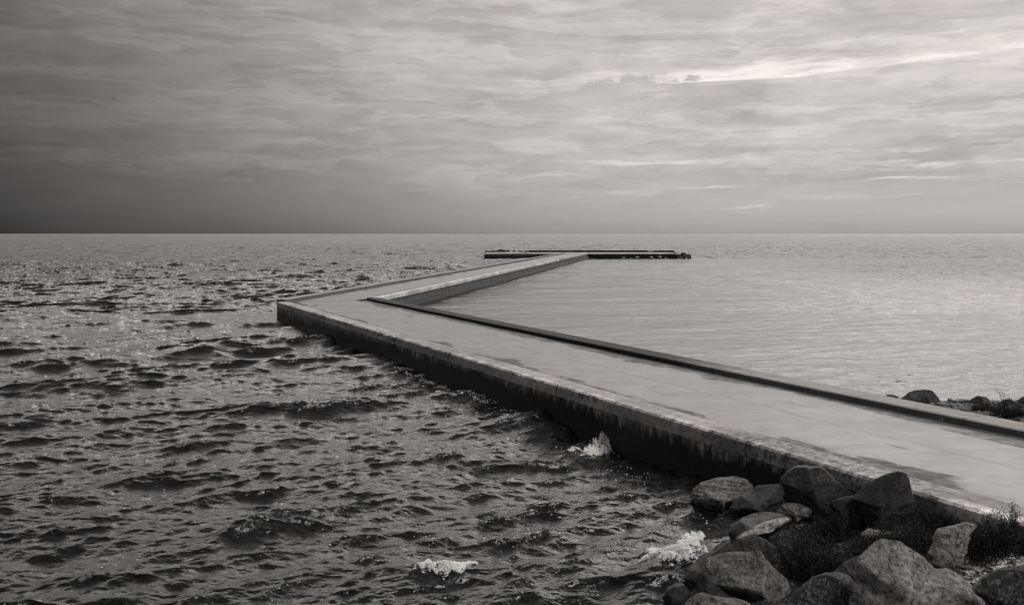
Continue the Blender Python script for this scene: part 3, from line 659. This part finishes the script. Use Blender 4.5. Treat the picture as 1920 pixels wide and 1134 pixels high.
rock([(1055, 1010), (1130, 930), (1250, 870), (1440, 845), (1620, 850), (1640, 1280), (1190, 1280), (1130, 1100)], O2, S1, G6,
     'broad dark boulder with a pale arched rim in the bottom right corner', thick=.8, cuts=1, seed=21, base=(1890, 1180))
for i, (x, y, r_, lb) in enumerate([(752, 452, 32, 'round white pebble on the soil under the pier kerb'), (1120, 462, 20, 'small white pebble at the foot of the right-hand shrub'), (1165, 475, 14, 'tiny white pebble beside another at the right-hand shrub'),
                                    (490, 375, 26, 'little grey stone resting by the pointed boulder')]):
    rock([(x+r_*math.cos(a)*1.1, y+r_*.8*math.sin(a)) for a in np.linspace(0, 6.0, 9)], O2, S1, rock_mat('white_pebble', .5, .8, 0, 0, 30.+i), lb, thick=1, cuts=1, seed=40+i, base=(1560+x*S1, 850+(y+r_)*S1), lvl=3, name='pebble', group='pale pebbles below the kerb', extra=-.05)

# basin-side shore
O3 = (1660, 720); S3 = 260/1920
GB = 'stones on the far side of the pier'
rock([(190, 225), (260, 170), (330, 112), (420, 88), (540, 80), (650, 90), (700, 150), (765, 225), (750, 370), (600, 440), (300, 420), (210, 330)], O3, S3, G7,
     'smooth rounded grey boulder standing beyond the pier kerb at the basin edge', depth=20.4, thick=.9, cuts=1, seed=50, group=GB, round_=.4, rough=.03)
rock([(1150, 230), (1220, 185), (1290, 158), (1380, 175), (1450, 210), (1510, 280), (1500, 430), (1250, 430), (1180, 320)], O3, S3, G2,
     'dark humped stone in the weed beyond the kerb, second large one from the grey boulder', depth=19.8, thick=.9, cuts=1, seed=51, group=GB, round_=.4)
rock([(900, 345), (920, 285), (1000, 268), (1100, 300), (1200, 350), (1180, 430), (940, 410)], O3, S3, G5, 'low dark jagged stone between the grey boulder and the humped stone', depth=19.2, thick=.9, cuts=4, seed=52, group=GB)
rock([(735, 310), (800, 285), (880, 310), (910, 365), (880, 400), (740, 370)], O3, S3, G5, 'small wet stone close to the right foot of the grey boulder', depth=19.6, thick=.9, cuts=4, seed=53, lvl=4, group=GB)
rock([(1520, 300), (1620, 215), (1720, 205), (1800, 240), (1880, 280), (1900, 420), (1560, 430)], O3, S3, G2, 'dark weed-covered stone near the right edge beyond the kerb', depth=19.4, thick=.9, cuts=2, seed=54, group=GB)
rock([(1825, 225), (1880, 180), (1960, 165), (2060, 200), (2080, 330), (1850, 300)], O3, S3, G2, 'black stone cut by the right edge of the frame beyond the kerb', depth=20.5, thick=.9, cuts=2, seed=55, group=GB)
rock([(1230, 430), (1300, 405), (1400, 410), (1470, 465), (1440, 510), (1260, 490)], O3, S3, G1, 'flat pale stone just behind the kerb among weed', depth=17.8, thick=.9, cuts=3, seed=56, lvl=4, group=GB)
rock([(900, 235), (960, 215), (1080, 205), (1160, 215), (1170, 250), (920, 262)], O3, S3, G5, 'thin wet stone awash in front of the humped stone', depth=21.6, thick=1.2, cuts=2, seed=57, lvl=4, group=GB)
rock([(0, 165), (30, 145), (120, 150), (190, 180), (180, 215), (20, 210)], O3, S3, G7, 'low pale stone awash left of the grey boulder', depth=22.2, thick=1.2, cuts=2, seed=58, lvl=4, group=GB)

# riprap round the head
def far_rocks(spec, label, group):
    for i, (px, py, wpx, hpx, dep, m_) in enumerate(spec):
        rock([(px+wpx*.5*math.cos(a)*(1+.25*math.sin(a*3+i)), py+hpx*.5*math.sin(a)*(1+.2*math.cos(a*2+i))) for a in np.linspace(0, 5.7, 10)], (0, 0), 1., m_,
             label, depth=dep, thick=.9, cuts=3, seed=70+i, lvl=3, group=group, rough=.09)
far_rocks([(913, 471.8, 9, 5, 165, M_DARKSTONE), (925, 471.3, 10, 4.5, 165.5, M_DARKSTONE), (938, 470, 12, 5.5, 166, M_DARKSTONE), (953, 470.8, 6, 4, 166, M_DARKSTONE), (964, 470.8, 6, 3.5, 166, M_DARKSTONE), (976, 471.2, 11, 3, 166, M_DARKSTONE), (919, 472, 9, 4, 165.6, M_DARKSTONE), (932, 471.4, 9, 4, 165.8, M_DARKSTONE), (945, 471, 10, 4.5, 166, M_DARKSTONE), (986, 471.6, 9, 2.4, 166, M_DARKSTONE)],
          'dark riprap stone along the back of the pier head, left of the parapet', 'riprap behind the pier head')
far_rocks([(1270, 480, 16, 10, 152.5, M_DARKSTONE), (1281, 476.5, 12, 8, 153, M_DARKSTONE), (1283, 482, 14, 7, 151.5, M_DARKSTONE), (1291, 480.5, 11, 8, 152, M_DARKSTONE), (1276, 483.5, 10, 5, 151, M_DARKSTONE), (1293, 482.5, 7, 5, 151, M_DARKSTONE), (1265, 475.8, 10, 4, 153.5, M_DARKSTONE)],
          'dark boulder heaped at the right-hand tip of the pier head', 'riprap at the tip of the pier head')
far_rocks([(1169, 483.2, 8, 3.2, 149.5, G3), (1183, 483.8, 6, 2.2, 149.5, G1), (1194, 482.8, 9, 4, 149.5, G3), (1221, 482.6, 8, 3.4, 149.5, G3), (1237, 482, 9, 5, 149.5, G1), (1248, 483.8, 6, 2, 149.5, G3)],
          'pale stone at the foot of the black wall of the pier head', 'stones at the foot of the pier head')

# ------------------------------------------------------------------ pebbles (uncountable)
def pebbles(name, label, n, gen, mat, smin, smax, seed):
    r = random.Random(seed); vv, ff = ICO[3][0][:0], None; b = bmesh.new(); bmesh.ops.create_icosphere(b, subdivisions=1, radius=1); base_v = [q_.co.copy() for q_ in b.verts]; bf = [[q_.index for q_ in t_.verts] for t_ in b.faces]; b.free()
    V, f = [], []
    for _ in range(n):
        px, py = gen(r); 
        c = hit(px, py); z = float(ground(c.x, c.y))+.07*mn.fractal(Vector((c.x*2.2, c.y*2.2, 0)), .8, 2.1, 4)
        s = r.uniform(smin, smax)*r.choice((.6, 1, 1, 1.5)); o = len(V); sx, sy, sz = r.uniform(.7, 1.4)*s, r.uniform(.7, 1.3)*s, r.uniform(.4, .8)*s; a = r.uniform(0, 6.28)
        for q_ in base_v:
            j = 1+r.uniform(-.15, .15); x_, y_ = q_.x*sx*j, q_.y*sy*j; V.append((c.x+x_*math.cos(a)-y_*math.sin(a), c.y+x_*math.sin(a)+y_*math.cos(a), z+q_.z*sz*j))
        f += [[o+i for i in t_] for t_ in bf]
    o = link(name, mesh(name, V, f), mat, None, True); tag(o, label, 'pebbles', None, 'stuff')
mp = plain('pale_pebble', .48, .7, .8, 9.); mp2 = plain('dark_pebble', .06, .7, .7, 9.)
pebbles('pebbles', 'pale beach pebbles and shell bits scattered in the bottom right corner', 4200, lambda r: (1800+130*r.random()**.8, 1036+110*r.random()), mp, .007, .017, 1)
pebbles('pebbles', 'dark grey pebbles strewn over the soil between the boulders', 3500, lambda r: (1330+600*r.random(), 960+190*r.random()), mp2, .01, .03, 2)
pebbles('pebbles', 'shingle of small stones on the shore beyond the kerb', 1800, lambda r: (1740+200*r.random(), 752+50*r.random()), plain('grey_pebble', .14, .7, .8, 9.), .02, .06, 3)

# ------------------------------------------------------------------ shrubs
ml = plain('dark_shrub_leaf', .014, .55, .7, 30., .25); ms = plain('shrub_twig', .03, .8, .4, 20.); ml2 = plain('shrub_leaf_tip', .05, .5, .6, 30., .3); md = plain('dry_grass', .20, .7, .5, 20.)
def shrub(label, px, py, wpx, hpx, seed, nleaf=5200, name='shrub', grp='low dark shrubs between the boulders', c0=None, leaf=(.010, .022), depth=.35):
    r = random.Random(seed); c = c0 or hit(px, py); mpp = c.y/F; rx = wpx*.5*mpp; rz = hpx*mpp; ry = max(rx*.6, depth)
    root = bpy.data.objects.new(name, None); sc.collection.objects.link(root); root.location = c; tag(root, label, 'shrub', grp)
    V, f, V2_, f2 = [], [], [], []; Vs, fs = [], []
    tips = []
    for _ in range(150):
        a = r.uniform(0, 6.28); q_ = math.sqrt(r.random()); x_, y_ = q_*math.cos(a)*rx, q_*math.sin(a)*ry
        top = rz*(1-.75*q_*q_)*(.45+.9*(.5+.5*mn.noise(Vector((x_*5, y_*5, seed)))))*r.uniform(.65, 1.15)
        b0 = Vector((x_*.6, y_*.6, -.05)); b1 = Vector((x_+r.gauss(0, .04), y_+r.gauss(0, .04), max(.03, top))); tips.append((b0, b1))
        dr = (b1-b0).normalized(); e_ = dr.orthogonal().normalized(); o = len(Vs)
        for t_, wd in ((0, .005), (.5, .0035), (1.05, .001)):
            m_ = b0.lerp(b1, t_)+Vector((0, 0, .02*math.sin(t_*3)))
            for q3 in range(3): e3 = e_*math.cos(q3*2.09)+dr.cross(e_)*math.sin(q3*2.09); Vs.append(m_+e3*wd)
        for s in range(2):
            for q3 in range(3): fs.append((o+s*3+q3, o+s*3+(q3+1) % 3, o+s*3+3+(q3+1) % 3, o+s*3+3+q3))
    for _ in range(nleaf):
        b0, b1 = r.choice(tips); t_ = r.uniform(.25, 1.08); m_ = b0.lerp(b1, t_)+Vector((r.gauss(0, .025), r.gauss(0, .025), r.gauss(0, .018)))
        L_ = r.uniform(*leaf); dr = Vector((r.gauss(0, 1), r.gauss(0, 1), r.gauss(.5, .6))).normalized(); e_ = dr.cross(Vector((r.gauss(0, 1), r.gauss(0, 1), r.gauss(0, 1)))).normalized()*L_*.38
        tgt = (V, f)
        o = len(tgt[0]); up_ = e_.cross(dr).normalized()*L_*.12
        tgt[0].extend([m_, m_+dr*L_*.5+e_+up_, m_+dr*L_, m_+dr*L_*.5-e_+up_]); tgt[1].append((o, o+1, o+2, o+3))
    for nm, a_, b_, mt in (('foliage', V, f, ml), ('twigs', Vs, fs, ms)):
        link(nm, mesh(nm, a_, b_), mt, root)
    return root
shrub('broad dark shrub filling the hollow right of the large angular boulder', 1515, 1075, 150, 95, 1, 11000)
shrub('small dark shrub under the round boulder by the quartz ledge', 1560, 1010, 110, 50, 2, 6000)
shrub('dark shrub in front of the tall pointed boulder', 1650, 1035, 110, 45, 3, 6000)
shrub('dark shrub spreading left of the upright wedge boulder', 1712, 1040, 110, 62, 4, 7500)
shrub('low dark shrub at the pier wall behind the upright wedge boulder', 1765, 988, 110, 26, 5, 5000)
shrub('tall dark shrub with ragged top at the right edge by the pier end', 1890, 1030, 130, 78, 6, 11000)
shrub('dark shrub right of the upright wedge boulder above the pale pebbles', 1842, 1046, 80, 60, 7, 6000)
shrub('tiny dark plant growing against the kerb right of the pointed boulder', 1718, 968, 18, 40, 8, 1200, depth=.08)
shrub('weedy shrub behind the kerb at the right edge of the frame', 1895, 800, 80, 46, 9, 5500, grp='weeds beyond the kerb', c0=Vector((px2x(1895, 18.2), 18.2, .42)), leaf=(.014, .034))
shrub('weedy tuft growing over the humped stone beyond the kerb', 1848, 785, 50, 34, 10, 3500, grp='weeds beyond the kerb', c0=Vector((px2x(1848, 18.9), 18.9, .38)), leaf=(.014, .034))
# dry grass tufts
def tuft(label, c, n, L_, seed, grp='dry grass tufts'):
    r = random.Random(seed); V, f = [], []
    for _ in range(n):
        a = r.uniform(0, 6.28); lean = r.uniform(.2, .9); p = Vector((r.gauss(0, .02), r.gauss(0, .02), 0)); dr = Vector((math.cos(a)*lean, math.sin(a)*lean, 1)).normalized(); e_ = Vector((-math.sin(a), math.cos(a), 0))*.0022; l_ = L_*r.uniform(.6, 1.2); o = len(V)
        for s in range(4):
            t_ = s/3; m_ = p+dr*l_*t_-Vector((0, 0, l_*.35*t_*t_*lean)); V += [m_-e_*(1-t_*.9), m_+e_*(1-t_*.9)]
        for s in range(3): f.append((o+s*2, o+s*2+1, o+s*2+3, o+s*2+2))
    o = link('grass_tuft', mesh('grass_tuft', V, f), md); o.location = c; tag(o, label, 'grass tuft', grp)
tuft('pale dry grass blades beside the foot of the pointed boulder', hit(1676, 995), 40, .16, 1)
tuft('dry grass blades growing out of the joint at the pier kerb', Vector((*(r1[0]+d1*0)[:0], 0, 0)) if False else W(1765, 791, .81), 14, .16, 2)
tuft('dry grass sprouting at the pier edge near the bottom right', W(1846, 955, .72), 26, .13, 3)
